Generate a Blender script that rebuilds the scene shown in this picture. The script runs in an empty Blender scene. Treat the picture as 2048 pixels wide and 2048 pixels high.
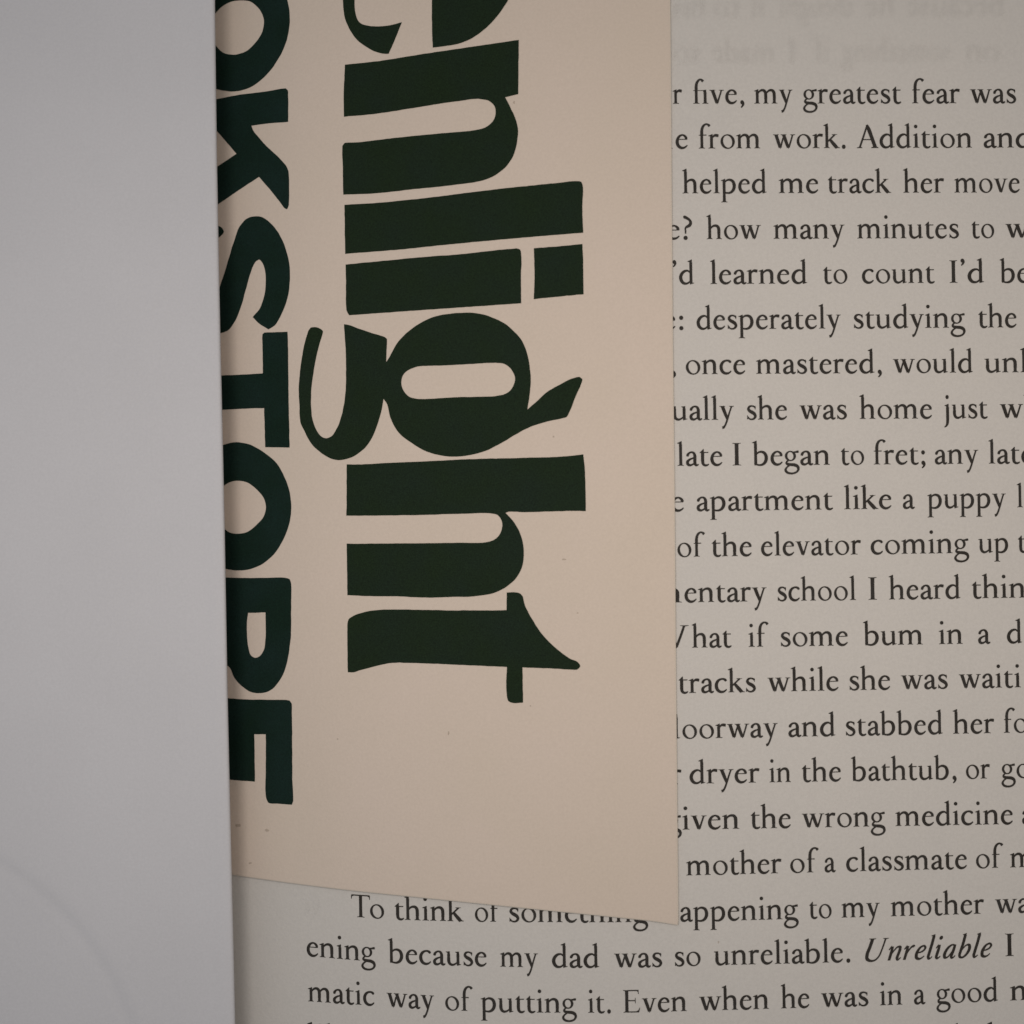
import bpy, math, random
import numpy as np
from mathutils import Vector
from mathutils.geometry import delaunay_2d_cdt

random.seed(4)
S = bpy.context.scene
COL = S.collection
S.unit_settings.system = 'METRIC'
S.unit_settings.scale_length = 0.01          # one unit is a centimetre

# ------------------------------------------------------------------ camera
D = 11.5            # height of the phone above the top of the page arch
FL = 1.10           # focal length / image width
W = 2048.0
cam = bpy.data.cameras.new("camera")
cam.sensor_width = 36.0
cam.lens = 36.0 * FL
cam.clip_start = 0.1
cam.clip_end = 500.0
cam.dof.use_dof = True
cam.dof.focus_distance = D + 0.42
cam.dof.aperture_fstop = 0.23
camo = bpy.data.objects.new("camera", cam)
camo.location = (0, 0, D)
COL.objects.link(camo)
S.camera = camo

# ------------------------------------------------------------------ light
world = bpy.data.worlds.new("World")
S.world = world
world.use_nodes = True
bg = world.node_tree.nodes["Background"]
bg.inputs[0].default_value = (0.92, 0.95, 1.0, 1)
bg.inputs[1].default_value = 0.34

def area(name, loc, target, size, power, color):
    l = bpy.data.lights.new(name, 'AREA')
    l.shape = 'DISK'
    l.size = size
    l.energy = power
    l.color = color
    o = bpy.data.objects.new(name, l)
    o.location = loc
    o.rotation_euler = (Vector(target) - Vector(loc)).to_track_quat('-Z', 'Y').to_euler()
    COL.objects.link(o)
    return o

area("added_warm_light", (4.1, 0.35, 9.5), (3.2, 0.35, 0), 4.2, 365, (1.0, 0.865, 0.75))  # added near light without a known source; its falloff dims top and bottom
area("added_neutral_light", (-4.1, 0.35, 9.5), (-3.4, 0.35, 0), 4.2, 300, (1.0, 0.945, 0.915))  # second added light, balancing the brightness on the left side

S.view_settings.view_transform = 'Standard'
S.view_settings.look = 'None'
S.view_settings.exposure = 0.13
S.view_settings.gamma = 1.0
S.render.engine = 'CYCLES'
S.cycles.max_bounces = 6
S.cycles.transparent_max_bounces = 64

# ------------------------------------------------------------------ materials
def mat(name, base, rough=0.8, spec=0.25, mottle=0.0, mscale=1.5, grain=0.0, gscale=60.0,
        bump=0.0, bscale=40.0, tint=None, alpha=None):
    m = bpy.data.materials.new(name)
    m.use_nodes = True
    nt = m.node_tree
    N, L = nt.nodes, nt.links
    b = N["Principled BSDF"]
    b.inputs["Roughness"].default_value = rough
    b.inputs["Specular IOR Level"].default_value = spec
    tc = N.new("ShaderNodeTexCoord")
    rgb = N.new("ShaderNodeRGB"); rgb.outputs[0].default_value = (*base, 1)
    out = rgb.outputs[0]
    if mottle:
        n = N.new("ShaderNodeTexNoise"); n.inputs["Scale"].default_value = mscale
        n.inputs["Detail"].default_value = 3; n.inputs["Roughness"].default_value = 0.55
        L.new(tc.outputs["Object"], n.inputs["Vector"])
        mr = N.new("ShaderNodeMapRange"); mr.inputs[1].default_value = 0.3; mr.inputs[2].default_value = 0.7
        mr.inputs[3].default_value = 0; mr.inputs[4].default_value = mottle
        L.new(n.outputs["Fac"], mr.inputs[0])
        mx = N.new("ShaderNodeMix"); mx.data_type = 'RGBA'
        L.new(mr.outputs[0], mx.inputs[0]); L.new(out, mx.inputs[6])
        mx.inputs[7].default_value = (*(tint or tuple(c * 0.8 for c in base)), 1)
        out = mx.outputs[2]
    if grain:
        n = N.new("ShaderNodeTexNoise"); n.inputs["Scale"].default_value = gscale
        n.inputs["Detail"].default_value = 4; n.inputs["Roughness"].default_value = 0.7
        L.new(tc.outputs["Object"], n.inputs["Vector"])
        mr = N.new("ShaderNodeMapRange"); mr.inputs[1].default_value = 0.25; mr.inputs[2].default_value = 0.75
        mr.inputs[3].default_value = 1 - grain; mr.inputs[4].default_value = 1 + grain
        L.new(n.outputs["Fac"], mr.inputs[0])
        mx = N.new("ShaderNodeMix"); mx.data_type = 'RGBA'; mx.blend_type = 'MULTIPLY'; mx.inputs[0].default_value = 1
        L.new(out, mx.inputs[6]); L.new(mr.outputs[0], mx.inputs[7])
        out = mx.outputs[2]
    L.new(out, b.inputs["Base Color"])
    if bump:
        n = N.new("ShaderNodeTexNoise"); n.inputs["Scale"].default_value = bscale
        n.inputs["Detail"].default_value = 5; n.inputs["Roughness"].default_value = 0.65
        L.new(tc.outputs["Object"], n.inputs["Vector"])
        bp = N.new("ShaderNodeBump"); bp.inputs["Strength"].default_value = bump; bp.inputs["Distance"].default_value = 0.01
        L.new(n.outputs["Fac"], bp.inputs["Height"]); L.new(bp.outputs[0], b.inputs["Normal"])
    if alpha is not None:
        b.inputs["Alpha"].default_value = alpha
    return m

M_LEFT = mat("blank_coated_paper", (0.50, 0.49, 0.495), 0.8, 0.15, 0.14, 0.7, 0.045, 42, 0.22, 24)
M_PAGE = mat("uncoated_text_paper", (0.522, 0.492, 0.450), 0.9, 0.12, 0.35, 1.6, 0.06, 36, 0.3, 22,
             tint=(0.50, 0.475, 0.44))
M_CARD = mat("cream_pink_card", (0.565, 0.473, 0.396), 0.82, 0.2, 0.5, 0.7, 0.05, 40, 0.25, 26,
             tint=(0.535, 0.455, 0.365))
M_CORE = mat("lit_toned_card_core", (0.60, 0.52, 0.43), 0.9, 0.1)  # card core lightened to paint in the light along the cut edge
M_GREEN = mat("dark_green_print", (0.0080, 0.0170, 0.0058), 0.75, 0.12, 0.7, 2.0, 0.55, 70, 0.5, 40,
              tint=(0.008, 0.016, 0.010))
M_GREEN2 = mat("blue_green_print", (0.0034, 0.0135, 0.0078), 0.75, 0.12, 0.6, 2.0, 0.5, 70, 0.5, 40,
               tint=(0.007, 0.019, 0.017))
M_INK = mat("black_book_ink", (0.027, 0.0225, 0.018), 0.85, 0.15, 0.6, 5.0, 0.2, 60, tint=(0.04, 0.037, 0.034))
M_GHOST = mat("ink_showing_through_paper", (0.20, 0.18, 0.16), 0.9, 0.1, alpha=0.0052)
M_SPECK = mat("brown_speck", (0.30, 0.24, 0.17), 0.9, 0.1)
M_BLOCK = mat("page_block_edges", (0.42, 0.38, 0.32), 0.9, 0.1, 0.3, 20)
M_TABLE = mat("dark_table", (0.12, 0.09, 0.07), 0.6, 0.3, 0.4, 1.0)

# ------------------------------------------------------------------ surfaces
U_PTS = [-3.75, -3.4, -3.1, -2.85, -2.45, -1.7, -0.7, 0.4, 1.4, 4.0, 8.0, 10.0]
S_PTS = [0.80, 0.56, 0.43, 0.37, 0.31, 0.235, 0.15, 0.075, 0.0, -0.045, -0.10, -0.14]
_u = np.linspace(-4.2, 11, 1600)
_s = np.interp(_u, U_PTS, S_PTS)
_k = np.hanning(61); _k /= _k.sum()
_s = np.convolve(np.pad(_s, 30, mode='edge'), _k, mode='valid')
_z = np.concatenate([[0], np.cumsum((_s[1:] + _s[:-1]) / 2 * np.diff(_u))])
_z -= np.interp(1.4, _u, _z)

def z_page(X, Y):
    u = X + 0.021 * Y
    return np.interp(u, _u, _z) + 0.010 * np.sin(0.9 * X + 0.5 * Y) * np.exp(-((X - 2) / 5) ** 2)

def smooth(a, b, x):
    t = np.clip((x - a) / (b - a), 0, 1)
    return t * t * (3 - 2 * t)

def lift_card(X, Y):
    u = X + 0.021 * Y
    base = 0.024
    low = smooth(-2.5, -4.0, Y)              # the lower end of the card stands a little off the page
    wob = 0.006 * np.sin(6.0 * u + 0.3 * Y) * smooth(-1.6, -3.0, u)
    return base + 0.010 * low * smooth(1.8, -0.5, u) + wob

def z_card(X, Y):
    return z_page(X, Y) + lift_card(X, Y)

def at(px, py, zf, lift=0.0):
    """the point where the line of sight through photo pixel (px,py) meets the surface zf"""
    px = np.asarray(px, float); py = np.asarray(py, float)
    a = (px - 1024) / W / FL; b = -(py - 1024) / W / FL
    z = np.zeros_like(a)
    for _ in range(40):
        z = 0.5 * z + 0.5 * (zf(a * (D - z), b * (D - z)) + lift)
    return np.stack([a * (D - z), b * (D - z), z], -1)

# ------------------------------------------------------------------ object helpers
def link(o, parent=None):
    COL.objects.link(o)
    if parent is not None:
        o.parent = parent
    return o

def mesh_obj(name, V, F, material, parent=None, smooth_shade=True):
    me = bpy.data.meshes.new(name)
    me.from_pydata([tuple(map(float, v)) for v in V], [], [tuple(map(int, f)) for f in F])
    me.materials.append(material)
    if smooth_shade:
        me.polygons.foreach_set("use_smooth", [True] * len(me.polygons))
    me.update()
    return link(bpy.data.objects.new(name, me), parent)

def empty(name, loc=(0, 0, 0)):
    o = bpy.data.objects.new(name, None)
    o.location = loc
    o.empty_display_size = 0.5
    return link(o)

def grid_faces(n, m, off=0, flip=False):
    F = []
    for i in range(n - 1):
        for j in range(m - 1):
            a = off + i * m + j
            f = (a, a + m, a + m + 1, a + 1)
            F.append(f[::-1] if flip else f)
    return F

def sheet(name, P, th, material, parent=None, flip=False):
    """a sheet of paper: top grid P (n,m,3) and an underside th below"""
    n, m, _ = P.shape
    top = P.reshape(-1, 3)
    bot = top.copy(); bot[:, 2] -= th
    F = grid_faces(n, m, 0, flip) + grid_faces(n, m, n * m, not flip)
    V = np.vstack([top, bot]); o = n * m
    for i in range(n - 1):
        for j, d in ((0, 0), (m - 1, 1)):
            a, b = i * m + j, (i + 1) * m + j
            f = (a, b, b + o, a + o)
            F.append(f if d else f[::-1])
    for j in range(m - 1):
        for i, d in ((0, 0), (n - 1, 1)):
            a, b = i * m + j, i * m + j + 1
            f = (a, b, b + o, a + o)
            F.append(f if d else f[::-1])
    return mesh_obj(name, V, F, material, parent)

# ------------------------------------------------------------------ table and book
tv = [(-60, -50, -3.2), (60, -50, -3.2), (60, 50, -3.2), (-60, 50, -3.2)]
t = mesh_obj("table_top", tv, [(0, 1, 2, 3)], M_TABLE)
t["kind"] = "structure"

book = empty("book", (-3.4, 0, -3.19))
book["label"] = "open paperback with a blank left page and a right page of black serif text"
book["category"] = "book"
BO = np.array([-3.4, 0, -3.19])
def under(name, V, F, m, parent=None, sm=True):
    return mesh_obj(name, np.asarray(V) - BO, F, m, parent or book, sm)

YT, YB = 7.2, -12.0
ys = np.concatenate([np.linspace(YT, 5.7, 14), np.linspace(5.6, -5.9, 330), np.linspace(-6.0, YB, 26)])
xs = np.concatenate([np.linspace(-3.85, 5.6, 300), np.linspace(5.7, 9.6, 24)])
Xg, Yg = np.meshgrid(xs, ys, indexing='ij')
Xg2 = Xg - 0.021 * Yg
P = np.stack([Xg2, Yg, z_page(Xg2, Yg)], -1)
right_page = sheet("right_page", P - BO, 0.012, M_PAGE, book, flip=False)

# left page: it arches up, rolls over at the gutter and goes back under itself
prof = [(-13.0, -0.75), (-10.5, -0.1), (-8, 0.22), (-6, 0.36), (-4, 0.40), (-2.6, 0.37), (-1.7, 0.33), (-1.1, 0.30), (-0.7, 0.275),
        (-0.42, 0.26), (-0.20, 0.248), (-0.06, 0.240), (-0.012, 0.228), (0.0, 0.205), (-0.018, 0.165),
        (-0.11, -0.12), (-0.24, -0.50), (-0.38, -0.88), (-0.50, -1.25)]
def catmull(pts, n):
    pts = np.asarray(pts, float)
    q = np.vstack([2 * pts[0] - pts[1], pts, 2 * pts[-1] - pts[-2]])
    out = []
    for i in range(1, len(q) - 2):
        p0, p1, p2, p3 = q[i - 1:i + 3]
        d1 = max(np.linalg.norm(p2[:2] - p1[:2]), 1e-9)
        a0 = max(np.linalg.norm(p1[:2] - p0[:2]), 1e-9); a2 = max(np.linalg.norm(p3[:2] - p2[:2]), 1e-9)
        m1 = ((p1 - p0) / a0 * d1 + (p2 - p1) / d1 * a0) / (a0 + d1) * d1 if True else 0
        m2 = ((p2 - p1) / d1 * a2 + (p3 - p2) / a2 * d1) / (d1 + a2) * d1
        for k in range(n):
            s = k / n
            h = (2*s**3 - 3*s**2 + 1, s**3 - 2*s**2 + s, -2*s**3 + 3*s**2, s**3 - s**2)
            out.append(h[0] * p1 + h[1] * m1 + h[2] * p2 + h[3] * m2)
    out.append(pts[-1])
    return np.array(out)
prof = [(a, b - 0.54) for a, b in prof]
pc = catmull(prof, 14)
EDGE = [(-400, 424), (0, 429.5), (318, 434), (657, 440), (1060, 449), (1378, 455), (1654, 461), (2014, 469), (2500, 480)]
ey, ex = zip(*EDGE)
rows = []
for Y in ys:
    py = 1024 - Y / (D + 0.3) * W * FL
    tgt = np.interp(py, ey, ex)
    lo, hi = -5.0, -1.0
    for _ in range(40):
        mid = (lo + hi) / 2
        px = 1024 + (pc[:, 0] + mid) / (D - pc[:, 1]) * W * FL
        if px.max() > tgt: hi = mid
        else: lo = mid
    rows.append(np.stack([pc[:, 0] + mid, np.full(len(pc), Y), pc[:, 1]], -1))
PL = np.transpose(np.array(rows), (1, 0, 2))
# denser columns on the visible part
def dent(X, Y):
    px = 1024 + X / (D + 0.08) * W * FL; py = 1024 - Y / (D + 0.08) * W * FL
    r = np.hypot(px + 333, py - 2252)
    R = 607
    g = (r - R)
    fall = smooth(1650, 1760, py)
    return (-0.011 * np.exp(-(g / 16.0) ** 2) - 0.018 * smooth(34, -40, g)) * fall
# resample columns finely between the prof points near the flat
cols = []
arc = np.concatenate([[0], np.cumsum(np.linalg.norm(np.diff(PL[:, 0], axis=0), axis=1))])
tt = np.concatenate([np.linspace(0, arc[-1] - 4.6, 60), np.linspace(arc[-1] - 4.55, arc[-1], 210)])
PL2 = np.empty((len(tt), len(ys), 3))
for c in range(3):
    for j in range(len(ys)):
        PL2[:, j, c] = np.interp(tt, arc, PL[:, j, c])
PL2[..., 2] += dent(PL2[..., 0], PL2[..., 1]) + 0.006 * np.sin(1.1 * PL2[..., 1] + 0.8 * PL2[..., 0])
sheet("left_page", PL2 - BO, 0.012, M_LEFT, book)

# the stacks of pages under the two open leaves, and the cover
def block(name, x0, x1, zf, zb, material, nx=26):
    xx = np.linspace(x0, x1, nx); yy = np.linspace(YT - 0.02, YB + 0.02, 12)
    A, B = np.meshgrid(xx, yy, indexing='ij')
    Z = zf(A, B)
    top = np.stack([A - 0.021 * B, B, Z], -1).reshape(-1, 3)
    bot = top.copy(); bot[:, 2] = zb
    n, m = A.shape; o = n * m
    F = grid_faces(n, m, 0) + grid_faces(n, m, o, True)
    for i in range(n - 1):
        F.append((i*m, i*m+o, (i+1)*m+o, (i+1)*m)); a = i*m+m-1; F.append((a, a+m, a+m+o, a+o))
    for j in range(m - 1):
        F.append((j, j+1, j+1+o, j+o)); a = (n-1)*m+j; F.append((a, a+o, a+1+o, a+1))
    return under(name, np.vstack([top, bot]), F, material, None, False)
lx = PL[:, 0, 0] + 0.021 * YT; 
_lp = np.array(prof); _xe = PL[:, len(ys)//2, 0].max() + 0.021 * ys[len(ys)//2]
def zleft(A, B):
    return np.interp(A - _xe, _lp[:14, 0], _lp[:14, 1]) - 0.10 - 0.9 * smooth(-1.0, -0.2, A - _xe)
block("page_block", -3.6, 9.45, lambda A, B: np.interp(A, _u, _z) - 0.10, -3.0, M_BLOCK)
block("page_block", _xe - 12.6, -3.7, zleft, -3.0, M_BLOCK)
block("cover", _xe - 12.9, 9.8, lambda A, B: A * 0 - 3.02, -3.17, mat("cover_card", (0.25, 0.3, 0.3)))

# ------------------------------------------------------------------ 2-D shapes -> triangles
def inside(poly, pts):
    x, y = pts[:, 0], pts[:, 1]
    r = np.zeros(len(pts), bool)
    n = len(poly)
    px, py = poly[:, 0], poly[:, 1]
    j = n - 1
    for i in range(n):
        c = ((py[i] > y) != (py[j] > y))
        with np.errstate(divide='ignore', invalid='ignore'):
            xi = (px[j] - px[i]) * (y - py[i]) / (py[j] - py[i]) + px[i]
        r ^= c & (x < xi)
        j = i
    return r

def triangulate(plus, minus=(), steiner=None, unit=1.0, eps=1e-4):
    vs, es = [], []
    for poly in list(plus) + list(minus):
        o = len(vs); n = len(poly)
        vs += [Vector((p[0] / unit, p[1] / unit)) for p in poly]
        es += [(o + i, o + (i + 1) % n) for i in range(n)]
    if steiner is not None and len(steiner):
        vs += [Vector((p[0] / unit, p[1] / unit)) for p in steiner]
    v, e, f, _, _, _ = delaunay_2d_cdt(vs, es, [], 0, eps)
    V = np.array([(a.x * unit, a.y * unit) for a in v])
    T = np.array([t for t in f if len(t) == 3])
    c = V[T].mean(1)
    keep = np.zeros(len(T), bool)
    for p in plus: keep |= inside(np.asarray(p, float), c)
    for p in minus: keep &= ~inside(np.asarray(p, float), c)
    a = V[T]
    area2 = np.abs(np.cross(a[:, 1] - a[:, 0], a[:, 2] - a[:, 0]))
    keep &= area2 > 1e-9
    T = T[keep]
    used = np.unique(T)
    idx = -np.ones(len(V), int); idx[used] = np.arange(len(used))
    return V[used], idx[T]

# contour with corners: points (x, y) are smooth, (x, y, 1) are corners
def contour(pts, step=5.0):
    pts = [tuple(p) + (0,) if len(p) == 2 else tuple(p) for p in pts]
    n = len(pts)
    P = np.array([p[:2] for p in pts], float); C = [p[2] for p in pts]
    out = []
    for i in range(n):
        p1, p2 = P[i], P[(i + 1) % n]
        d = p2 - p1; L = np.linalg.norm(d)
        if L < 1e-9: continue
        def tan(k, seg_in, seg_out):
            a = np.linalg.norm(seg_in); b = np.linalg.norm(seg_out)
            return (seg_in / a * b + seg_out / b * a) / (a + b)
        m1 = d / L if C[i] else tan(i, P[i] - P[i - 1], d)
        nx = P[(i + 2) % n] - p2
        m2 = d / L if C[(i + 1) % n] else tan(i + 1, d, nx)
        la = np.linalg.norm(p1 - P[i - 1]); lb = np.linalg.norm(nx)
        m1 = m1 * min(1.0, 1.6 * la / L) if not C[i] else m1
        m2 = m2 * min(1.0, 1.6 * lb / L) if not C[(i + 1) % n] else m2
        k = max(1, int(L / step))
        for q in range(k):
            s = q / k
            out.append((2*s**3-3*s**2+1)*p1 + (s**3-2*s**2+s)*m1*L + (-2*s**3+3*s**2)*p2 + (s**3-s**2)*m2*L)
    return np.array(out)

# ------------------------------------------------------------------ serif alphabet, 1000 units to the em
BOLD = 22.0      # ink spread on the paper
def st(*pts, n=6):
    """pen stroke through (x, y, width)"""
    c = catmull(pts, n)
    d = np.gradient(c[:, :2], axis=0)
    d /= np.maximum(np.linalg.norm(d, axis=1), 1e-9)[:, None]
    nr = np.stack([-d[:, 1], d[:, 0]], 1) * (np.abs(c[:, 2:3]) + BOLD) / 2
    L, R = c[:, :2] + nr, c[:, :2] - nr
    return [np.array([L[i], L[i+1], R[i+1], R[i]]) for i in range(len(c) - 1)]
def pl(*pts): return [np.array(pts, float)]
def dot(x, y, r, ry=None, n=14):
    r += BOLD * .3; ry = (ry or r) + BOLD * .3
    return [np.array([(x + r * math.cos(a), y + ry * math.sin(a)) for a in np.linspace(0, 2*math.pi, n, endpoint=False)])]
def ring(cx, cy, rx, ry, ix, iy, tilt, dx=0, dy=0, n=36):
    ix -= BOLD * .5; iy -= BOLD * .6; rx += BOLD * .2
    A = np.linspace(0, 2 * math.pi, n + 1); t = math.radians(tilt); out = []
    o = np.stack([cx + rx*np.cos(A), cy + ry*np.sin(A)], 1)
    a, b = ix*np.cos(A - t), iy*np.sin(A - t)
    i = np.stack([cx + dx + a*math.cos(t) - b*math.sin(t), cy + dy + a*math.sin(t) + b*math.cos(t)], 1)
    return [np.array([o[k], o[k+1], i[k+1], i[k]]) for k in range(n)]
def foot(x, w=74, l=58, r=58, y=0, s=1):
    a, b = x - w/2, x + w/2
    return pl((a-l, y-2*s), (a-l*.3, y+4*s), (b+r*.3, y+4*s), (b+r, y-2*s), (b+r, y+15*s), (b+14, y+30*s), (b, y+75*s), (a, y+75*s), (a-14, y+30*s), (a-l, y+15*s))
def flag(x, y, w=74, l=62, h=1.0):
    a, b = x - w/2, x + w/2
    return pl((a-l, y-50*h), (b-10, y+6), (b, y), (b, y-120), (a, y-120), (a, y-84*h), (a-16, y-72*h), (a-l, y-64*h))
def stem(x, y0, y1, w=74):
    ym = (y0+y1)/2; w += BOLD * 0.8
    return pl((x-w/2, y0), (x-w/2+3, ym), (x-w/2, y1), (x+w/2, y1), (x+w/2-3, ym), (x+w/2, y0))
def arch(x0, x1):
    return st((x0+22, 300, 24), (x0+70, 352, 34), (x0+(x1-x0)*.55, 388, 48), (x1-48, 372, 64), (x1-8, 315, 76), (x1, 240, 75), (x1, 120, 74))
def bowlR(x, k=1.0):     # bowl to the right of a stem centred at x
    return st((x+20, 318, 22), (x+85, 372, 32), (x+170*k, 388, 46), (x+262*k, 348, 66), (x+306*k, 255, 78), (x+302*k, 150, 76), (x+250*k, 60, 62), (x+165*k, 12, 42), (x+80, 10, 30), (x-8, 34, 34))
G = {}
G['l'] = (250, stem(124, 40, 620) + flag(124, 708) + foot(124))
G['i'] = (254, stem(126, 40, 330) + flag(126, 418, h=.9) + foot(126) + dot(118, 615, 48, 48))
G['h'] = (513, stem(104, 40, 620) + flag(104, 708) + foot(104, r=48) + arch(104, 388) + stem(388, 40, 200) + foot(388, l=48))
G['n'] = (518, stem(106, 40, 330) + flag(106, 412, h=.85) + foot(106, r=48) + arch(106, 390) + stem(390, 40, 200) + foot(390, l=48))
G['m'] = (778, stem(104, 40, 330) + flag(104, 412, h=.85) + foot(104, r=44) + arch(104, 372) + stem(372, 40, 200) + foot(372, l=46, r=44) + arch(372, 642) + stem(642, 40, 200) + foot(642, l=46))
G['u'] = (508, stem(100, 150, 330) + pl((12, 378), (12, 392), (137, 404), (137, 300), (63, 300), (63, 345), (48, 368)) +
          st((100, 220, 74), (102, 120, 74), (130, 52, 62), (200, 16, 48), (270, 30, 34), (345, 78, 24)) +
          stem(382, 60, 330) + pl((298, 378), (298, 392), (419, 404), (419, 300), (345, 300), (345, 345), (330, 368)) +
          pl((345, 90), (345, 22), (352, -10), (372, -6), (478, 26), (478, 40), (430, 42), (419, 60), (419, 90)))
G['o'] = (510, ring(255, 198, 216, 212, 146, 190, 15))
G['b'] = (505, stem(98, 20, 620, 72) + flag(98, 708) + bowlR(98) + pl((62, 60), (62, 2), (80, -6), (134, 20), (134, 60)))
G['p'] = (512, stem(106, -230, 330) + flag(106, 412, h=.85) + foot(106, y=-262) + bowlR(106) )
G['d'] = (508, stem(386, 40, 620, 72) + flag(386, 708, 72) +
          st((352, 340, 22), (300, 384, 30), (222, 382, 46), (125, 315, 66), (78, 205, 78), (102, 95, 76), (170, 28, 60), (240, 16, 42), (305, 38, 32), (356, 80, 26)) +
          pl((350, 100), (350, 22), (356, -10), (376, -6), (482, 26), (482, 40), (436, 42), (422, 60), (422, 100)))
G['c'] = (415, st((362, 322, 34), (345, 352, 54), (295, 384, 42), (228, 388, 34), (140, 350, 54), (80, 262, 72), (74, 165, 78), (118, 66, 70), (200, 20, 56), (275, 22, 42), (335, 52, 26), (376, 92, 10)))
G['e'] = (416, st((344, 262, 40), (342, 300, 54), (308, 356, 48), (238, 391, 30), (152, 362, 44), (92, 282, 64), (74, 180, 76), (108, 80, 72), (190, 22, 58), (262, 22, 44), (322, 50, 28), (374, 98, 9)) +
          pl((84, 252), (84, 276), (330, 282), (366, 292), (372, 272), (368, 256), (340, 254)))
G['a'] = (408, st((72, 268, 40), (84, 312, 60), (118, 358, 42), (186, 390, 30), (254, 372, 48), (290, 310, 66), (294, 220, 72), (292, 110, 72), (302, 46, 66), (334, 14, 44), (372, 24, 30), (404, 44, 10)) +
          st((290, 236, 22), (220, 214, 26), (130, 174, 42), (74, 112, 66), (90, 42, 66), (150, 16, 46), (220, 38, 30), (286, 84, 22)))
def fbody(hx):
    return (stem(128, 40, 440, 72) + foot(128, 72) + st((128, 400, 72), (130, 500, 70), (152, 600, 60), (200, 668, 46), (262, 700, 32), (hx-44, 692, 38), (hx, 656, 60), (hx+14, 640, 50)))
G['f'] = (318, fbody(360) + pl((36, 372), (44, 396), (270, 404), (276, 372)))
G['F'] = (520, fbody(330) + pl((36, 372), (44, 392), (380, 392), (400, 372)) + stem(398, 40, 330) + pl((330, 380), (330, 392), (435, 408), (435, 300), (361, 300)) + foot(398, l=50))
G['g'] = (452, ring(194, 262, 160, 150, 98, 126, 8) + st((292, 372, 22), (340, 374, 30), (400, 384, 46), (438, 388, 40)) +
          st((128, 132, 24), (84, 92, 34), (78, 56, 48), (120, 26, 62), (210, 14, 66), (320, 2, 72), (398, -40, 68), (422, -106, 54), (386, -184, 38), (292, -232, 36), (184, -238, 40), (88, -206, 50), (46, -146, 50), (72, -80, 34), (130, -30, 24), (170, -8, 22)))
G['j'] = (250, st((126, 330, 74), (126, 100, 74), (124, -60, 72), (112, -150, 60), (78, -210, 38), (20, -250, 10)) + flag(126, 418, h=.9) + dot(118, 615, 48))
G['k'] = (488, stem(102, 40, 620) + flag(102, 708) + foot(102, r=46) + st((134, 196, 24), (230, 282, 26), (352, 392, 28)) + pl((256, 384), (256, 400), (424, 400), (424, 388), (360, 380), (330, 360)) +
          st((196, 250, 58), (270, 160, 76), (360, 60, 84), (410, 8, 70)) + pl((330, 0), (330, 14), (380, 34), (430, 40), (500, 14), (500, 0)))
G['r'] = (344, stem(106, 40, 330) + flag(106, 412, h=.85) + foot(106, r=76) + st((130, 306, 24), (168, 352, 36), (222, 378, 56), (282, 372, 66), (322, 366, 58)))
G['s'] = (362, st((300, 330, 22), (280, 362, 30), (238, 386, 26), (180, 394, 28), (112, 366, 46), (88, 306, 60), (130, 250, 72), (206, 208, 82), (272, 158, 74), (296, 98, 60), (260, 38, 44), (186, 10, 28), (112, 28, 24), (66, 84, 22)) +
          pl((296, 402), (306, 396), (304, 290), (290, 288), (272, 350)) + pl((58, 130), (46, 126), (46, 14), (58, 6), (92, 40)))
G['t'] = (318, pl((28, 366), (30, 380), (142, 484), (156, 480), (156, 366)) + pl((110, 366), (110, 396), (292, 396), (286, 366)) +
          st((118, 380, 76), (116, 240, 74), (116, 130, 74), (132, 52, 64), (184, 12, 48), (244, 14, 36), (302, 46, 10)))
G['v'] = (464, st((102, 392, 78), (172, 200, 76), (232, 20, 62)) + st((378, 392, 26), (312, 200, 28), (250, 20, 36)) + pl((214, 50), (232, -12), (246, -12), (268, 50)) +
          pl((8, 386), (8, 400), (192, 400), (192, 386), (140, 372), (62, 372)) + pl((304, 386), (304, 400), (456, 400), (456, 386), (396, 370), (362, 370)))
G['w'] = (690, st((98, 392, 78), (160, 200, 76), (216, 20, 62)) + st((318, 300, 26), (280, 180, 28), (236, 20, 34)) + pl((198, 50), (216, -12), (230, -12), (252, 50)) +
          st((330, 392, 78), (398, 200, 76), (464, 20, 62)) + st((606, 392, 26), (546, 200, 28), (482, 20, 36)) + pl((446, 50), (464, -12), (478, -12), (500, 50)) +
          pl((8, 386), (8, 400), (186, 400), (186, 386), (136, 372), (58, 372)) + pl((238, 386), (238, 400), (420, 400), (420, 386), (370, 372), (290, 372)) +
          pl((532, 386), (532, 400), (682, 400), (682, 386), (624, 370), (590, 370)))
G['y'] = (448, st((100, 392, 78), (174, 200, 76), (246, 20, 54)) + st((374, 392, 26), (312, 220, 28), (252, 40, 34), (206, -90, 34), (168, -170, 36), (124, -218, 52), (88, -226, 58)) +
          pl((8, 386), (8, 400), (190, 400), (190, 386), (138, 372), (62, 372)) + pl((300, 386), (300, 400), (446, 400), (446, 386), (392, 370), (358, 370)))
G['A'] = (676, st((330, 640, 30), (218, 330, 34), (102, 20, 34)) + st((322, 668, 40), (372, 560, 84), (462, 320, 86), (572, 16, 86)) + pl((190, 226), (196, 258), (468, 258), (474, 226)) +
          pl((10, -2), (10, 14), (78, 34), (126, 40), (180, 14), (180, -2)) + pl((446, -2), (446, 14), (510, 40), (620, 40), (672, 14), (672, -2)))
G['I'] = (336, stem(168, 30, 620, 82) + foot(168, 82, 66, 66) + foot(168, 82, 66, 66, 650, -1))
G['T'] = (650, stem(325, 30, 630, 82) + foot(325, 82, 74, 74) + pl((30, 612), (48, 650), (602, 650), (620, 612), (618, 520), (602, 520), (588, 590), (540, 614), (110, 614), (62, 590), (48, 520), (32, 520)))
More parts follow.
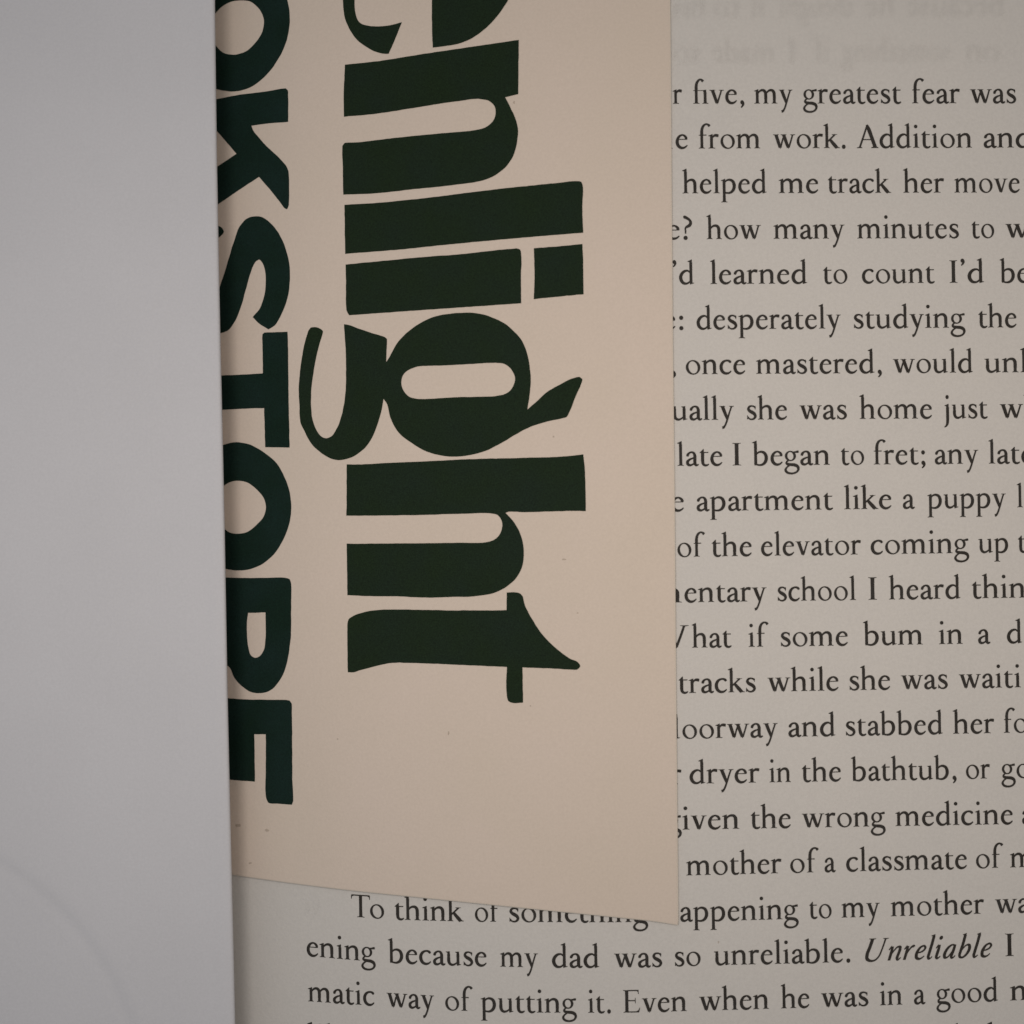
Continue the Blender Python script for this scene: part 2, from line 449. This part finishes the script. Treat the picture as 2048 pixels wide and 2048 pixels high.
G['E'] = (584, stem(140, 30, 620, 82) + foot(140, 82, 66, 0) + foot(140, 82, 66, 0, 650, -1) + pl((150, 616), (150, 650), (500, 650), (504, 530), (488, 530), (474, 590), (440, 616)) +
          pl((150, 326), (150, 358), (400, 358), (400, 326)) + pl((392, 420), (408, 420), (408, 262), (392, 262), (384, 320), (384, 362)) + pl((150, 0), (150, 34), (420, 34), (490, 66), (522, 138), (540, 138), (508, 0)))
G['W'] = (930, st((110, 640, 84), (200, 330, 84), (300, 20, 70)) + st((452, 560, 28), (390, 300, 30), (312, 20, 34)) + st((470, 640, 84), (560, 330, 84), (650, 20, 70)) + st((830, 640, 28), (750, 330, 30), (662, 20, 34)) +
          pl((16, 636), (16, 650), (210, 650), (210, 636), (150, 618), (70, 618)) + pl((350, 636), (350, 650), (570, 650), (570, 636), (510, 618), (430, 618)) + pl((744, 636), (744, 650), (926, 650), (926, 636), (850, 618), (812, 618)) +
          pl((280, 50), (300, -12), (314, -12), (338, 50)) + pl((630, 50), (650, -12), (664, -12), (688, 50)))
G['.'] = (250, dot(125, 38, 52))
G[','] = (250, dot(122, 40, 50) + st((150, 44, 44), (158, 0, 46), (132, -62, 34), (84, -112, 8)))
G[':'] = (250, dot(125, 40, 50) + dot(125, 338, 50))
G[';'] = (250, dot(122, 338, 50) + G[','][1])
G["'"] = (222, dot(104, 640, 46) + st((130, 644, 42), (136, 602, 42), (112, 546, 30), (70, 498, 8)))
G['?'] = (330, st((70, 640, 40), (96, 640, 62), (160, 610, 60), (236, 548, 48), (262, 470, 56), (226, 396, 66), (150, 350, 46), (122, 318, 24), (124, 240, 22), (122, 160, 16)) + dot(122, 40, 50))
# italic: drawn upright, then slanted
def sl(shapes, k=0.27): return [np.stack([p[:, 0] + k * p[:, 1], p[:, 1]], 1) for p in shapes]
I_ = {}
I_['n'] = (440, sl(st((-4, 300, 12), (40, 372, 30), (68, 396, 50)) + st((78, 398, 50), (76, 200, 60), (66, 0, 58)) + st((84, 150, 14), (150, 290, 22), (232, 384, 34), (292, 380, 54), (306, 310, 62), (292, 160, 60), (286, 50, 56), (312, 10, 36), (352, 36, 20), (386, 80, 8))))
I_['r'] = (330, sl(st((-4, 300, 12), (40, 372, 30), (68, 396, 50)) + st((78, 398, 50), (76, 200, 60), (66, 0, 58)) + st((84, 150, 14), (136, 280, 22), (196, 372, 40), (240, 388, 60), (262, 366, 50))))
I_['e'] = (345, sl(st((56, 190, 16), (150, 206, 26), (236, 262, 36), (262, 330, 42), (214, 386, 34), (132, 358, 42), (66, 250, 62), (50, 140, 68), (86, 40, 60), (164, 14, 44), (236, 46, 22), (286, 100, 8))))
I_['l'] = (235, sl(pl((6, 660), (6, 674), (104, 712), (116, 700), (116, 620), (56, 620), (52, 648)) + st((86, 660, 62), (80, 400, 62), (66, 160, 62), (66, 60, 58), (96, 8, 40), (140, 28, 20), (176, 72, 8))))
I_['i'] = (240, sl(st((-2, 300, 12), (36, 366, 28), (62, 394, 44)) + st((78, 400, 44), (76, 260, 62), (64, 120, 62), (66, 48, 56), (98, 8, 38), (140, 32, 20), (174, 76, 8)) + dot(70, 600, 46)))
I_['a'] = (425, sl(st((286, 372, 22), (210, 388, 28), (124, 330, 50), (60, 210, 64), (46, 100, 66), (80, 24, 52), (140, 30, 30), (212, 130, 18), (262, 240, 16)) + st((282, 392, 50), (276, 240, 62), (258, 110, 62), (256, 44, 54), (286, 8, 38), (330, 34, 20), (362, 80, 8))))
I_['b'] = (410, sl(pl((10, 660), (10, 674), (104, 712), (116, 700), (116, 620), (60, 620), (54, 648)) + st((86, 660, 62), (80, 400, 62), (62, 180, 60), (58, 100, 56), (82, 30, 44), (150, 12, 38), (232, 70, 48), (292, 190, 62), (296, 300, 64), (256, 372, 48), (196, 366, 26), (120, 280, 18), (80, 200, 14))))
I_['U'] = (700, sl(st((140, 640, 76), (118, 400, 76), (92, 200, 76), (124, 66, 68), (230, 8, 46), (350, 20, 34), (440, 120, 28), (480, 300, 26), (516, 640, 28)) +
                  pl((40, 634), (40, 650), (240, 650), (240, 634), (180, 616), (100, 616)) + pl((440, 634), (440, 650), (606, 650), (606, 634), (540, 616), (496, 616))))
CACHE = {}
def glyph(ch, ital=False):
    k = (ch, ital)
    if k not in CACHE:
        adv, shp = (I_ if ital else G)[ch]
        V, T = triangulate(shp, (), None, 100.0, 1e-4)
        CACHE[k] = (adv, V, T)
    return CACHE[k]
KERN = {('T', 'o'): -70, ('w', 'a'): -8, ('r', 'w'): 4, ('I', "'"): -20, ("'", 'd'): -10}

EM = 69.5
def layout(text, ital=False):
    Vs, Ts, x, o = [], [], 0.0, 0
    prev = None
    for ch in text:
        adv, V, T = glyph(ch, ital)
        x += KERN.get((prev, ch), 0)
        Vs.append(V + (x, 0)); Ts.append(T + o); o += len(V); x += adv; prev = ch
    return np.vstack(Vs), np.vstack(Ts)

def word_px(text, x0, x1, base, em=EM, ital=False, mirror=False):
    """ink of the word runs from photo column x0 to x1 and stands on the baseline base(x)"""
    V, T = layout(text, ital)
    a, b = V[:, 0].min(), V[:, 0].max()
    t = (V[:, 0] - a) / (b - a)
    if mirror: t = 1 - t
    x0, x1 = x0 + 0.9, x1 - 0.9              # the ink without its blur
    px = x0 + t * (x1 - x0)
    v = V[:, 1] * em / 1000
    return px - 0.017 * v, base(px) - v, T

# photo crops the words were measured in: origin and scale
C1, C2, C3, C4, C5, C6 = (1330, 130), (1330, 480), (1330, 840), (1330, 1200), (1330, 1560), (590, 1730)
K = 1932 / 718.0; K6 = 1932 / 750.0
def lin(x0, y0, x1, y1):
    return lambda x: y0 + (np.asarray(x) - x0) * (y1 - y0) / (x1 - x0)
def crv(pts):
    p = np.array(pts, float)
    q = catmull(np.hstack([p, np.zeros((len(p), 1))]), 12)
    sl0 = (p[1, 1] - p[0, 1]) / (p[1, 0] - p[0, 0]); sl1 = (p[-1, 1] - p[-2, 1]) / (p[-1, 0] - p[-2, 0])
    def f(x):
        x = np.asarray(x, float)
        y = np.interp(x, q[:, 0], q[:, 1])
        y = np.where(x < p[0, 0], p[0, 1] + (x - p[0, 0]) * sl0, y)
        return np.where(x > p[-1, 0], p[-1, 1] + (x - p[-1, 0]) * sl1, y)
    return f
def cw(c, k, *ws): return [(w[0], c[0] + w[1] / k, c[0] + w[2] / k) + tuple(w[3:]) for w in ws]
def bl(c, yl, yr): return lin(c[0] + 80 / K, c[1] + yl / K, c[0] + 1900 / K, c[1] + yr / K)
LINES = [
 (bl(C1, 209, 205), cw(C1, K, ("r", 40, 95), ("Fve,", 150, 430), ("my", 478, 690), ("greatest", 740, 1275), ("fear", 1328, 1590), ("was", 1640, 1893))),
 (bl(C1, 450, 444), cw(C1, K, ("m", -190, 44), ("e", 55, 125), ("from", 180, 515), ("work.", 580, 975), ("Addition", 1030, 1655), ("and", 1713, 1975))),
 (bl(C1, 691, 686), cw(C1, K, ("helped", 92, 550), ("me", 610, 828), ("track", 875, 1220), ("her", 1280, 1505), ("move", 1555, 1912), ("m", 1930, 2133))),
 (bl(C1, 938, 930), cw(C1, K, ("e?", 4, 150), ("how", 222, 520), ("many", 582, 970), ("minutes", 1032, 1585), ("to", 1648, 1775), ("w", 1830, 1964))),
 (bl(C2, 238, 229), cw(C2, K, ("'d", 40, 160), ("learned", 242, 768), ("to", 850, 985), ("count", 1058, 1455), ("I'd", 1530, 1720), ("be", 1800, 1962))),
 (bl(C2, 482, 470), cw(C2, K, ("e:", -18, 102), ("desperately", 168, 950), ("studying", 1015, 1620), ("the", 1685, 1895))),
 (bl(C2, 723, 712), cw(C2, K, (",", 32, 62), ("once", 110, 435), ("mastered,", 488, 1170), ("would", 1225, 1660), ("unl", 1718, 1952))),
 (lin(1360, 840.3, 2036, 836), cw(C2, K, ("ually", 34, 375), ("she", 440, 660), ("was", 722, 982), ("home", 1045, 1440), ("just", 1500, 1740), ("wh", 1800, 2024))),
 (bl(C3, 247, 234), cw(C3, K, ("late", 65, 312), ("I", 362, 412), ("began", 468, 890), ("to", 945, 1075), ("fret;", 1122, 1405), ("any", 1450, 1690), ("late", 1740, 1985))),
 (bl(C3, 491, 470), cw(C3, K, ("e", 28, 105), ("apartment", 168, 908), ("like", 962, 1222), ("a", 1278, 1348), ("puppy", 1410, 1838), ("lo", 1893, 2010))),
 (bl(C3, 737, 712), cw(C3, K, ("of", 65, 220), ("the", 250, 470), ("elevator", 515, 1058), ("coming", 1105, 1640), ("up", 1685, 1850), ("to", 1898, 2030))),
 (lin(1360, 1205, 2036, 1195.5), cw(C4, K, ("m", -112, 93), ("entary", 103, 550), ("school", 605, 1030), ("I", 1093, 1143), ("heard", 1203, 1593), ("thing", 1650, 2035))),
 (bl(C4, 258, 232), cw(C4, K, ("W", -110, 133), ("hat", 143, 362), ("if", 447, 562), ("some", 622, 987), ("bum", 1065, 1390), ("in", 1472, 1605), ("a", 1683, 1755), ("d", 1838, 1925))),
 (bl(C4, 502, 470), cw(C4, K, ("tracks", 72, 492), ("while", 550, 937), ("she", 992, 1215), ("was", 1268, 1525), ("waiti", 1580, 1918), ("n", 1940, 2074))),
 (bl(C4, 747, 714), cw(C4, K, ("d", -22, 84), ("oorway", 92, 610), ("and", 662, 920), ("stabbed", 972, 1498), ("her", 1548, 1775), ("for", 1822, 2015))),
 (lin(1360, 1568, 2036, 1556.0), cw(C4, K, ("r", 28, 92), ("dryer", 130, 512), ("in", 560, 680), ("the", 735, 950), ("bathtub,", 1000, 1572), ("or", 1618, 1752), ("got", 1808, 2030))),
 (bl(C5, 268, 237), cw(C5, K, ("given", 2, 402), ("the", 460, 680), ("wrong", 735, 1190), ("medicine", 1238, 1875), ("a", 1920, 1990))),
 (bl(C5, 515, 470), cw(C5, K, ("mother", 112, 630), ("of", 672, 832), ("a", 857, 922), ("classmate", 973, 1628), ("of", 1672, 1825), ("my", 1855, 2070))),
 (crv([(690, 1832.8), (800, 1839.4), (900, 1842.4), (1000, 1843.8), (1100, 1844.4), (1230, 1844.6), (1367, 1843.0), (1700, 1835.0), (2036, 1825.5)]),
  cw(C6, K6, ("To", 288, 462), ("think", 512, 872), ("of", 925, 1066), ("something", 1103, 1822)) +
  cw(C5, K, ("h", -58, 68), ("appening", 80, 722), ("to", 775, 900), ("my", 948, 1160), ("mother", 1213, 1720), ("was", 1775, 2030))),
 (crv([(610, 1911.5), (710, 1920.5), (800, 1926.5), (960, 1932.4), (1060, 1934.6), (1160, 1935.3), (1300, 1934.3), (1375, 1932.0), (1664, 1925.0), (1840, 1918.8), (2020, 1912.3)]),
  cw(C6, K6, ("ening", 58, 418), ("because", 478, 990), ("my", 1055, 1255), ("dad", 1322, 1570), ("was", 1642, 1895)) +
  cw(C5, K, ("so", 52, 195), ("unreliable.", 262, 1000), ("Unreliable", 1075, 1765, True), ("I", 1830, 1880))),
 (crv([(610, 2002.3), (737, 2010.8), (823, 2016.5), (900, 2020.6), (985, 2023.9), (1150, 2025.6), (1250, 2025.4), (1360, 2022.6), (1479, 2019.4), (1690, 2013.2), (1962, 2003.5), (2040, 2000.5)]),
  cw(C6, K6, ("matic", 65, 412), ("way", 470, 720), ("of", 772, 920), ("putting", 955, 1455), ("it.", 1508, 1630)) +
  [("Even", 1246, 1374.6)] + cw(C5, K, ("when", 182, 562), ("he", 622, 780), ("was", 838, 1098), ("in", 1155, 1280), ("a", 1338, 1405), ("good", 1458, 1795), ("mo", 1855, 2110))),
 (crv([(610, 2092.5), (737, 2101), (900, 2111), (1150, 2116), (1400, 2112), (1700, 2103), (2040, 2091)]),
  [("like", 614, 715), ("the", 1890, 1962), ("l", 1974, 1990)]),
]
def text_object(words, base, name, material, zf, lift, parent, mirror=False, em=EM, jit=((0, 0),)):
    PX, PY, TT, o = [], [], [], 0
    for (dx, dy) in jit:
        for w in words:
            ital = len(w) > 3 and w[3]
            px, py, T = word_px(w[0], w[1], w[2], base, em, ital, mirror)
            PX.append(px + dx); PY.append(py + dy); TT.append(T + o); o += len(px)
    PX, PY = np.concatenate(PX), np.concatenate(PY)
    V = at(PX, PY, zf, lift)
    if len(jit) > 1:
        n = len(V) // len(jit)
        for q in range(len(jit)): V[q*n:(q+1)*n, 2] += q * 0.0006
    T = np.vstack(TT)
    if not mirror: pass
    a = V[T[:, 1]] - V[T[:, 0]]; b = V[T[:, 2]] - V[T[:, 0]]
    neg = np.cross(a, b)[:, 2] < 0
    T[neg] = T[neg][:, ::-1]
    return mesh_obj(name, V - BO, T, material, parent, False)

for base, words in LINES:
    for w in words:
        text_object([w], base, "printed_word", M_INK, z_page, 0.0022, right_page)
# print of the leaf beneath, reversed, showing faintly through the head margin
jit = [(8.0 * math.sqrt((q + .5) / 16) * math.cos(2.4 * q), 8.0 * math.sqrt((q + .5) / 16) * math.sin(2.4 * q)) for q in range(16)]
for y0, ws in ((30, [("his", 1345, 1412), ("to", 1428, 1480), ("it", 1500, 1530), ("thought", 1556, 1706), ("he", 1730, 1790), ("because", 1812, 2010)]),
               (121, [("so", 1346, 1400), ("made", 1424, 1550), ("I", 1576, 1594), ("if", 1622, 1660), ("something", 1682, 1900), ("on", 1930, 2000)])):
    for w in ws:
        text_object([w], lin(1345, y0 + 4, 2036, y0), "show_through_word", M_GHOST, z_page, 0.0022, right_page, True, EM, jit)
text_object([("tr", 604, 640)], lin(600, 1826, 700, 1833), "show_through_word", M_GHOST, z_page, 0.0022, right_page, True, EM, jit[::2])

# ------------------------------------------------------------------ the bookmark
mark = empty("bookmark", tuple(at(900, 1000, z_page)))
MO = np.array(mark.location)
mark["label"] = "cream card bookmark with huge dark green lettering lying across the right page"
mark["category"] = "bookmark"

outline = contour([(360, -150, 1), (1336, -150, 1), (1338.5, 0), (1341, 300), (1343.5, 640), (1347, 960), (1350, 1330), (1353.5, 1700), (1355, 1849, 1),
                   (1304, 1841), (1250, 1835.2), (1153, 1825.4), (998, 1810), (842, 1794), (703, 1779.8), (590, 1766), (465, 1748.5), (372, 1735, 1)], 9)
gx, gy = np.meshgrid(np.arange(366, 1352, 9.0), np.arange(-145, 1845, 12.0))
sp = np.stack([gx.ravel() + (gy.ravel() // 12 % 2) * 4.5, gy.ravel()], 1)
from_edge = inside(outline, sp) & inside(outline, sp + (5, 0)) & inside(outline, sp - (5, 0)) & inside(outline, sp + (0, 5)) & inside(outline, sp - (0, 5))
V2, T2 = triangulate([outline], (), sp[from_edge], 100.0, 1e-5)
Vt = at(V2[:, 0], V2[:, 1], z_card)
a = Vt[T2[:, 1]] - Vt[T2[:, 0]]; b = Vt[T2[:, 2]] - Vt[T2[:, 0]]
neg = np.cross(a, b)[:, 2] < 0
T2[neg] = T2[neg][:, ::-1]
Vb = Vt.copy(); Vb[:, 2] -= 0.016
n = len(Vt)
mesh_obj("card", np.vstack([Vt, Vb]) - MO, np.vstack([T2, T2[:, ::-1] + n]), M_CARD, mark)
# cut edge running round the card, its paler colour painting in a lit rim
O = at(outline[:, 0], outline[:, 1], z_card)
nx = np.roll(O, -1, 0) - np.roll(O, 1, 0)
nr = np.stack([nx[:, 1], -nx[:, 0]], 1); nr /= np.linalg.norm(nr, axis=1)[:, None]
cen = O.mean(0)[:2]
sgn = 1 if np.sum((O[:, :2] - cen) * nr) > 0 else -1
O1 = O.copy(); O1[:, 2] += 0.0006
Oi = O1.copy(); Oi[:, :2] -= sgn * nr * 0.003; Oi[:, 2] += 0.0008
O2 = O.copy(); O2[:, :2] += sgn * nr * 0.012; O2[:, 2] -= 0.006
O3 = O.copy(); O3[:, :2] += sgn * nr * 0.013; O3[:, 2] -= 0.016
m = len(O); F = []
for i in range(m):
    j = (i + 1) % m
    for k in range(3):
        F.append((k*m + i, k*m + j, (k+1)*m + j, (k+1)*m + i))
mesh_obj("cut_edge", np.vstack([Oi, O1, O2, O3]) - MO, F, M_CORE, mark)

def cA(*p): return [((400 + q[0]/3.7734), (0 + q[1]/3.7734)) + tuple(q[2:]) for q in p]
def cB(*p): return [((400 + q[0]/3.7734), (400 + q[1]/3.7734)) + tuple(q[2:]) for q in p]
def cC(*p): return [((400 + q[0]/3.7734), (850 + q[1]/3.7734)) + tuple(q[2:]) for q in p]
def cD(*p): return [((400 + q[0]/3.7734), (1250 + q[1]/3.7734)) + tuple(q[2:]) for q in p]
def cE(*p): return [((650 + q[0]/3.5127), (0 + q[1]/3.5127)) + tuple(q[2:]) for q in p]
def cF(*p): return [((650 + q[0]/3.5127), (500 + q[1]/3.5127)) + tuple(q[2:]) for q in p]
def cG(*p): return [((650 + q[0]/3.5127), (900 + q[1]/3.5127)) + tuple(q[2:]) for q in p]
BIG = [
 ('letter O cut by the top edge', M_GREEN2, [cA((655,-10),(672,60),(677,130),(665,260),(620,390),(540,520),(440,620),(340,675),(250,690),(170,682),(60,655),(-90,560,1),(-90,-260,1),(200,-340),(450,-280),(600,-140))],
  [cA((310,2),(380,12),(440,60),(482,150),(470,240),(420,320),(350,385),(260,412),(180,400),(120,345),(70,250),(80,150),(120,95),(180,40),(250,8))]),
 ('letter K', M_GREEN2, [cA((-90,790,1),(120,748),(300,715),(500,690),(648,668),(662,682),(666,920,1),(500,933),(388,948,1),(398,978),(480,1080),(600,1195),(655,1260),(667,1292),(669,1550),(655,1580),(640,1572),(540,1445),(445,1335,1),(300,1430),(140,1540),(-90,1690,1),(-90,1400,1),(130,1258),(275,1160,1),(118,978,1),(-90,1000,1))], []),
 ('letter S', M_GREEN2, [cB((415,122),(350,142),(300,200),(255,320),(200,500),(150,655),(60,880),(-60,960,1),(-30,1010),(90,1016),(165,1003),(210,985),(260,920),(300,830),(340,700),(370,590),(400,500),(425,460),(445,448),(468,470),(490,530),(496,620),(480,740),(450,820),(398,885,1),(430,920),(515,977,1),(560,950),(620,850),(660,740),(678,600),(672,480),(640,350),(580,230),(510,155),(460,127)),
                       cA((-40,1640,1),(135,1705),(160,1715),(180,1750),(152,1785),(130,1800),(-40,1830,1))], []),
 ('letter T', M_GREEN2, [cB((472,1012),(484,1002),(660,995,1),(664,1100),(667,1400),(676,1868,1),(492,1865,1),(488,1700),(484,1570,1),(340,1575),(170,1583),(-90,1600,1),(-90,1335,1),(162,1325),(475,1308,1),(472,1150))], []),
 ('round letter O in the middle', M_GREEN2, [cC((175,150),(280,130),(380,150),(480,205),(570,280),(640,400),(675,500),(688,600),(680,710),(640,840),(570,960),(470,1050),(370,1090),(290,1098),(190,1085),(60,1020),(-90,880,1),(-90,340,1),(60,200))],
  [cC((290,420),(360,435),(430,490),(485,560),(497,620),(480,690),(430,750),(360,805),(290,820),(220,810),(185,785),(120,700),(110,560),(178,460),(230,430))]),
 ('letter R', M_GREEN2, [cC((-90,1148,1),(193,1152),(400,1155),(640,1152),(675,1162),(686,1195),(688,1400),(682,1640),(665,1750),(640,1850),(600,1929),(560,1979),(520,2009),(490,2019),(430,2024),(380,2014),(320,1974),(260,1909),(225,1829),(212,1818),(150,1815),(-90,1800,1))],
  [cC((362,1417,1),(494,1415,1),(494,1620),(480,1700),(450,1745),(415,1758),(385,1740),(365,1680),(355,1580),(355,1480))]),
 ('letter E', M_GREEN2, [cD((-90,543,1),(216,553),(350,562),(676,570),(690,590),(694,800),(698,1200),(703,1330),(694,1356,1),(600,1350),(515,1340),(500,1310),(494,1260),(497,1000),(498,825,1),(410,825,1),(412,1000),(415,1182,1),(330,1177),(230,1167),(120,1160),(-90,1150,1))], []),
 ('letter e cut by the top edge', M_GREEN, [cE((127,-60),(128,40),(140,130),(170,200),(220,275),(300,335),(360,365),(420,378),(448,378,1),(490,280),(540,155,1),(480,172),(380,185),(300,180),(240,155),(215,100),(208,30),(214,-60),(250,-180),(400,-250),(755,-250,1),(753,-150),(752,200),(757,335,1),(830,325),(930,310),(1020,275),(1120,205),(1200,125),(1250,60),(1300,-30),(1322,-150),(1200,-330),(900,-430),(450,-420),(180,-280))], []),
 ('letter n', M_GREEN, [cE((140,455,1),(380,428),(700,378),(1100,318),(1362,280,1),(1359,480),(1358,662,1),(1310,672),(1265,682,1),(1300,750),(1340,840),(1356,910),(1350,990),(1325,1090),(1290,1150),(1240,1200),(1170,1245),(1090,1272),(900,1300),(600,1332),(330,1360),(128,1367,1),(125,1200),(124,1022),(136,1005),(230,1000),(500,968),(800,938),(1060,913),(1130,893),(1180,850),(1200,790),(1190,745),(1150,708),(1085,695),(900,715),(600,762),(350,800),(132,820,1),(132,640))], []),
 ('letter l', M_GREEN, [cE((137,1438,1),(300,1430),(700,1392),(1200,1330),(1600,1288),(1770,1272),(1800,1277),(1812,1310),(1808,1450),(1814,1635,1),(1500,1660),(1000,1705),(500,1755),(142,1783,1),(139,1600))], []),
 ('letter i', M_GREEN, [cF((145,102,1),(400,77),(750,44),(900,34),(1345,-11),(1370,-4),(1379,44),(1377,200),(1378,375,1),(1000,400),(500,435),(170,458,1),(154,430),(148,380),(147,200)),
                       cF((1468,-13,1),(1600,-23),(1808,-42,1),(1814,100),(1816,310,1),(1700,322),(1467,345,1),(1472,170))], []),
 ('letter g', M_GREEN, [cB((1035,1963),(980,1948),(900,1898),(840,1838),(790,1748),(762,1690),(750,1550),(746,1400),(760,1250),(785,1100),(820,985),(838,961),(862,958),(905,970),(928,990),(922,1020),(885,1150),(860,1280),(840,1420),(838,1560),(850,1660),(880,1740),(920,1788),(955,1798),(990,1785),(1030,1730),(1070,1620),(1095,1480),(1102,1300),(1100,1150),(1092,1020),(1087,937,1),(1130,945),(1200,972),(1300,1005),(1395,1035),(1410,1048,1),(1408,1130),(1405,1222,1)) +
                       cF((470,720),(500,665),(560,595),(650,525),(750,475),(880,447),(1040,442),(1120,455),(1200,485),(1260,515),(1340,585),(1385,640),(1415,710),(1435,800),(1445,900),(1440,1000),(1422,1120,1),(1480,1070),(1550,1005),(1650,945),(1740,902),(1790,892),(1808,907),(1800,940),(1760,1030),(1712,1150),(1695,1174),(1670,1182),(1550,1208),(1450,1240),(1350,1290),(1250,1350),(1130,1410),(1020,1440),(900,1452),(800,1440),(700,1410),(600,1350),(520,1285),(460,1180),(435,1080),(412,1045,1),(400,1110),(370,1220),(330,1320),(270,1400),(190,1455))],
  [cF((650,820),(900,808),(1200,793),(1260,800),(1310,840),(1335,905),(1320,960),(1280,1005),(1210,1024),(900,1035),(650,1046),(590,1030),(550,985),(536,940),(548,880),(590,840))]),
 ('letter h', M_GREEN, [cG((152,102,1),(230,102),(450,90),(700,80),(1000,65),(1400,55),(1680,45),(1815,30,1),(1826,150),(1832,428,1),(1650,430),(1400,437),(1290,434),(1268,442,1),(1310,485),(1360,560),(1388,640),(1397,730),(1385,820),(1350,890),(1290,950),(1200,1000),(1060,1027),(900,1032),(700,1037),(500,1028),(330,1028),(157,1020,1),(155,850),(152,658,1),(500,657),(900,652),(1130,648),(1190,630),(1230,590),(1244,545),(1240,495),(1215,460),(1160,445),(1000,447),(600,458),(150,462,1),(152,300))], []),
 ('letter t', M_GREEN, [cG((165,1190),(200,1165),(300,1133),(400,1122),(600,1122),(900,1127),(1276,1126,1),(1276,1002,1),(1340,1000),(1372,1008),(1387,1025),(1400,1080),(1450,1180),(1530,1300),(1620,1390),(1720,1465),(1775,1490),(1795,1518),(1770,1543),(1740,1543),(1600,1536),(1388,1527,1),(1390,1650),(1392,1775,1),(1320,1777),(1290,1765),(1280,1740),(1274,1640),(1278,1524,1),(1000,1512),(700,1500),(500,1495),(440,1500),(350,1520),(250,1547),(200,1562),(160,1562,1),(158,1400),(158,1220))], []),
]
rs = np.random.RandomState(3)
def rough_edge(c, amp=0.16):
    r = rs.normal(0, 1, len(c)); r = np.convolve(np.concatenate([r[-2:], r, r[:2]]), [.2, .5, 1, .5, .2], 'valid') / 1.3
    q = rs.normal(0, 1, len(c)); q = np.convolve(np.concatenate([q[-2:], q, q[:2]]), [.2, .5, 1, .5, .2], 'valid') / 1.3
    return c + np.stack([r, q], 1) * amp
for lab, m_, plus, minus in BIG:
    pc_ = [rough_edge(contour(p, 3.5)) for p in plus]; mc = [rough_edge(contour(p, 3.5)) for p in minus]
    allp = np.vstack(pc_)
    gx, gy = np.meshgrid(np.arange(allp[:, 0].min() + 5, allp[:, 0].max(), 10.0), np.arange(allp[:, 1].min() + 5, allp[:, 1].max(), 10.0))
    sp = np.stack([gx.ravel(), gy.ravel()], 1)
    V2, T2 = triangulate(pc_, mc, sp, 100.0, 1e-5)
    V = at(V2[:, 0], V2[:, 1], z_card, 0.0028)
    a = V[T2[:, 1]] - V[T2[:, 0]]; b = V[T2[:, 2]] - V[T2[:, 0]]
    neg = np.cross(a, b)[:, 2] < 0
    T2[neg] = T2[neg][:, ::-1]
    o = mesh_obj("printed_letter", V - MO, T2, m_, mark)
    o["label"] = lab

# small specks and fibres in the card, and one on the page
def speck(px, py, rx, ry, m_, zf, org, parent):
    k = 11
    A = np.linspace(0, 2*math.pi, k, endpoint=False)
    r = 1 + rs.uniform(-.3, .3, k)
    V = at(px + rx*r*np.cos(A), py + ry*r*np.sin(A), zf, 0.0016)
    if np.cross(V[1]-V[0], V[2]-V[0])[2] < 0: V = V[::-1]
    mesh_obj("speck", V - org, [tuple(range(k))], m_, parent, False)
M_SP2 = mat("faint_speck", (0.36, 0.29, 0.22), 0.9, 0.1, alpha=0.3)
for px, py, rx, ry in ((1028, 205, 2.0, 3.2), (1128, 1119, 5, 1.6), (675, 1478, 1.8, 1.8), (477, 1651, 6, 3.2), (534, 1661, 4, 3),
                       (500, 1726, 3, 2), (1107, 873, 2, 1.8), (897, 1467, 1.6, 4), (1061, 1412, 1.6, 1.6), (1155, 1226, 2.5, 1.4)):
    speck(px, py, rx, ry, M_SP2, z_card, MO, mark)
speck(1437, 1884, 1.6, 3, M_SP2, z_page, BO, book)
